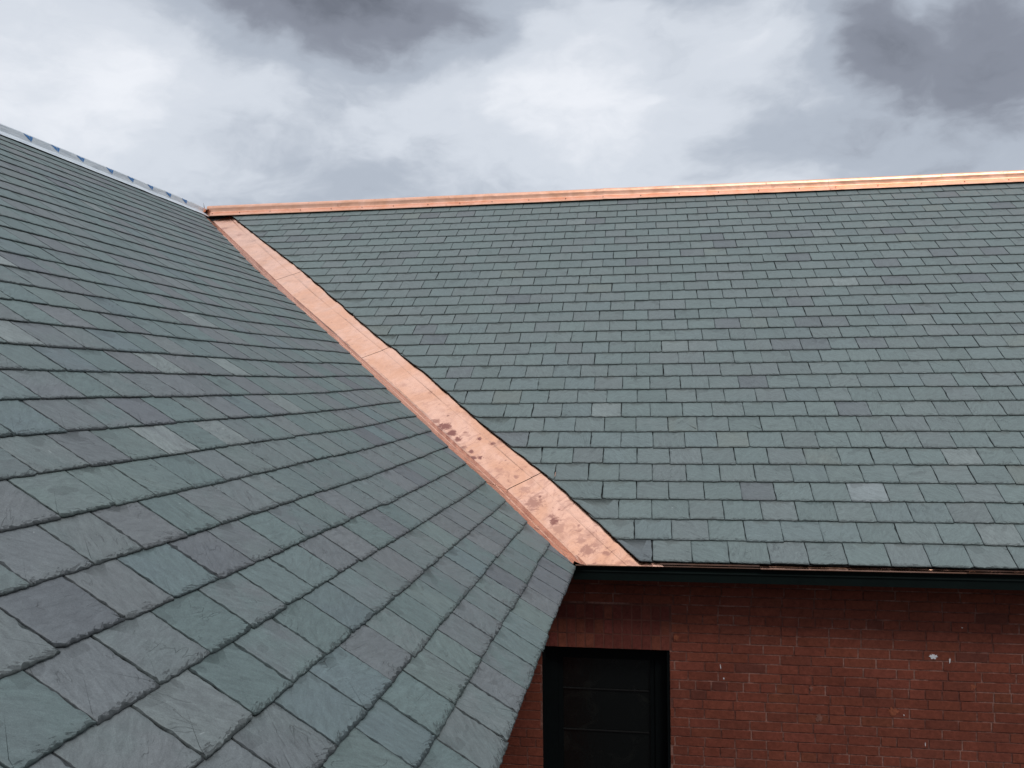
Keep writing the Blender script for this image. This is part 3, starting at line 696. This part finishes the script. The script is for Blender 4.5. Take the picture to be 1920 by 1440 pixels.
# ridge cap: copper lengths on the far ridge
YR0 = L
prof = [(.150, -.150 * K + .022), (.148, -.148 * K + .030), (.058, -.058 * K + .034), (.052, -.052 * K + .040), (.048, .028), (.044, .060), (.036, .084), (.020, .100), (.0, .106),
        (-.020, .100), (-.036, .084), (-.044, .060), (-.048, .028), (-.052, -.052 * K + .040), (-.150, -.150 * K + .022)]
xa = float(on_plane(1131, 364, (0, 1, 0), L)[0]); xb = float(on_plane(1552, 344, (0, 1, 0), L)[0])
cuts = [-5.88, xa - 3.25, xa, xb + .0, xb + 3.05, 9.0]
scr = [-5.76, -5.336, -4.864, -4.401, -3.936, -3.475, -3.012, -2.509, -2.05, -1.591, -1.074, -.563, -.05, .46, .97, 1.49, 2.01, 2.533, 2.991, 3.519, 4.052, 4.577, 5.105, 5.63, 6.15, 6.7]
for k in range(len(cuts) - 1):
    x0, x1 = cuts[k] + .001, cuts[k + 1] - .001
    vs = []; n = max(4, int((x1 - x0) / .3)); z0_, z1_ = ((.000, .006) if k % 2 else (.005, .0)); rg = np.random.default_rng(40 + k)
    for q in range(n + 1):
        f_ = q / n; xx = x0 + (x1 - x0) * f_; dz = z0_ * (1 - f_) + z1_ * f_ + rg.normal(0, .0009)
        if k == 2 and q == 0: dz += .004
        vs += [(xx, L - d_, ZR + z_ + dz) for d_, z_ in prof]
    m_ = len(prof)
    fs = [(q * m_ + i, (q + 1) * m_ + i, (q + 1) * m_ + i + 1, q * m_ + i + 1) for q in range(n) for i in range(m_ - 1)]
    o = child(mesh_obj('ridge_cap', vs, fs, M_COP), far)
    so = o.modifiers.new('thick', 'SOLIDIFY'); so.thickness = .0015; so.offset = -1
    for i_, x_ in enumerate(scr):
        if x0 < x_ < x1:
            b = MB(); ring = 8; d_ = .105; z_ = ZR - d_ * K + .034 + .004
            ctr = np.array([x_, L - d_, z_]); nn_ = nBv; t1 = np.array([1., 0, 0]); t2 = np.array([0, CC, SS])
            pts = [ctr + .0075 * (math.cos(a) * t1 + math.sin(a) * t2) for a in [2 * math.pi * g / ring for g in range(ring)]]
            pt2 = [ctr + nn_ * .006 + .005 * (math.cos(a) * t1 + math.sin(a) * t2) for a in [2 * math.pi * g / ring for g in range(ring)]]
            b.add(pts + pt2, [(g, (g + 1) % ring, ring + (g + 1) % ring, ring + g) for g in range(ring)] + [tuple(range(ring, 2 * ring))])
            child(b.build('screw', M_SCREW), o)
# torn copper end at the meeting of the ridges
rg = np.random.default_rng(77); vs = []; fs = []
for i in range(7):
    for j in range(5):
        vs.append((-L + .075 - .026 * i + rg.normal(0, .008), L - .19 + .045 * j + rg.normal(0, .010), ZR - .02 + .09 * (1 - abs(j - 2) / 2.2) * (1 - i * .07) + rg.normal(0, .014)))
for i in range(6):
    for j in range(4): fs.append((i * 5 + j, i * 5 + j + 1, i * 5 + j + 6, i * 5 + j + 5))
b0 = len(vs); vs += [(-L + .01, L - .1, ZR + .06), (-L + .02, L - .1, ZR + .06), (-L + .004, L - .1, ZR + .14)]; fs.append((b0, b0 + 1, b0 + 2))
sc_ = child(mesh_obj('torn_flashing', vs, fs, copper_mat('copper_torn', tone=.62)), far); sc_.modifiers.new('t', 'SOLIDIFY').thickness = .003
sc_['label'] = 'crumpled copper end where the two ridges meet'

# membrane over the near ridge
yy0, yy1, nseg = -8.6, L - .20, 60
prof = [(.150, -.150 * K + .010), (.060, -.060 * K + .022), (.048, -.01), (.046, .055), (.036, .068), (-.036, .068), (-.046, .055), (-.048, -.01), (-.150, -.150 * K + .010)]
vs = []; rg = np.random.default_rng(5)
for q in range(nseg + 1):
    y_ = yy0 + (yy1 - yy0) * q / nseg; dz = rg.normal(0, .0016) - (.05 * max(0, (y_ - 5.45)) / .33 if y_ > 5.45 else 0) * .3
    vs += [(-L + d_ + rg.normal(0, .0015), y_, ZR + z_ + dz) for d_, z_ in prof]
m_ = len(prof)
fs = [(q * m_ + i, q * m_ + i + 1, (q + 1) * m_ + i + 1, (q + 1) * m_ + i) for q in range(nseg) for i in range(m_ - 1)]
mem = child(mesh_obj('ridge_membrane', vs, fs, M_MEMB), near); mem['label'] = 'pale plastic strip with blue printed marks over the unfinished ridge'
ym = [5.225, 4.816, 4.385, 3.953, 3.527, 2.983, 2.561, 2.14, 1.60, 1.27, .85, .42, 0., -.43, -.86, -1.29, -1.72]
for y_ in ym:
    # sail-like mark: two wedges with a pale slit, on the side of the strip
    b = MB(); xo = -L + .0505
    Z = lambda z: ZR + z
    for poly in ([(-.100, .058), (-.012, .050), (-.004, .012), (-.022, .018)], [(-.002, .056), (.040, .052), (.014, .002), (.003, .006)]):
        n = len(poly); pts = [(xo, y_ + u, Z(z)) for u, z in poly]; pt2 = [(xo - .002, y_ + u, Z(z)) for u, z in poly]
        b.add(pts + pt2, [tuple(range(n)), tuple(range(2 * n - 1, n - 1, -1))] + [(g, n + g, n + (g + 1) % n, (g + 1) % n) for g in range(n)])
    child(b.build('printed_mark', M_MARK), mem)
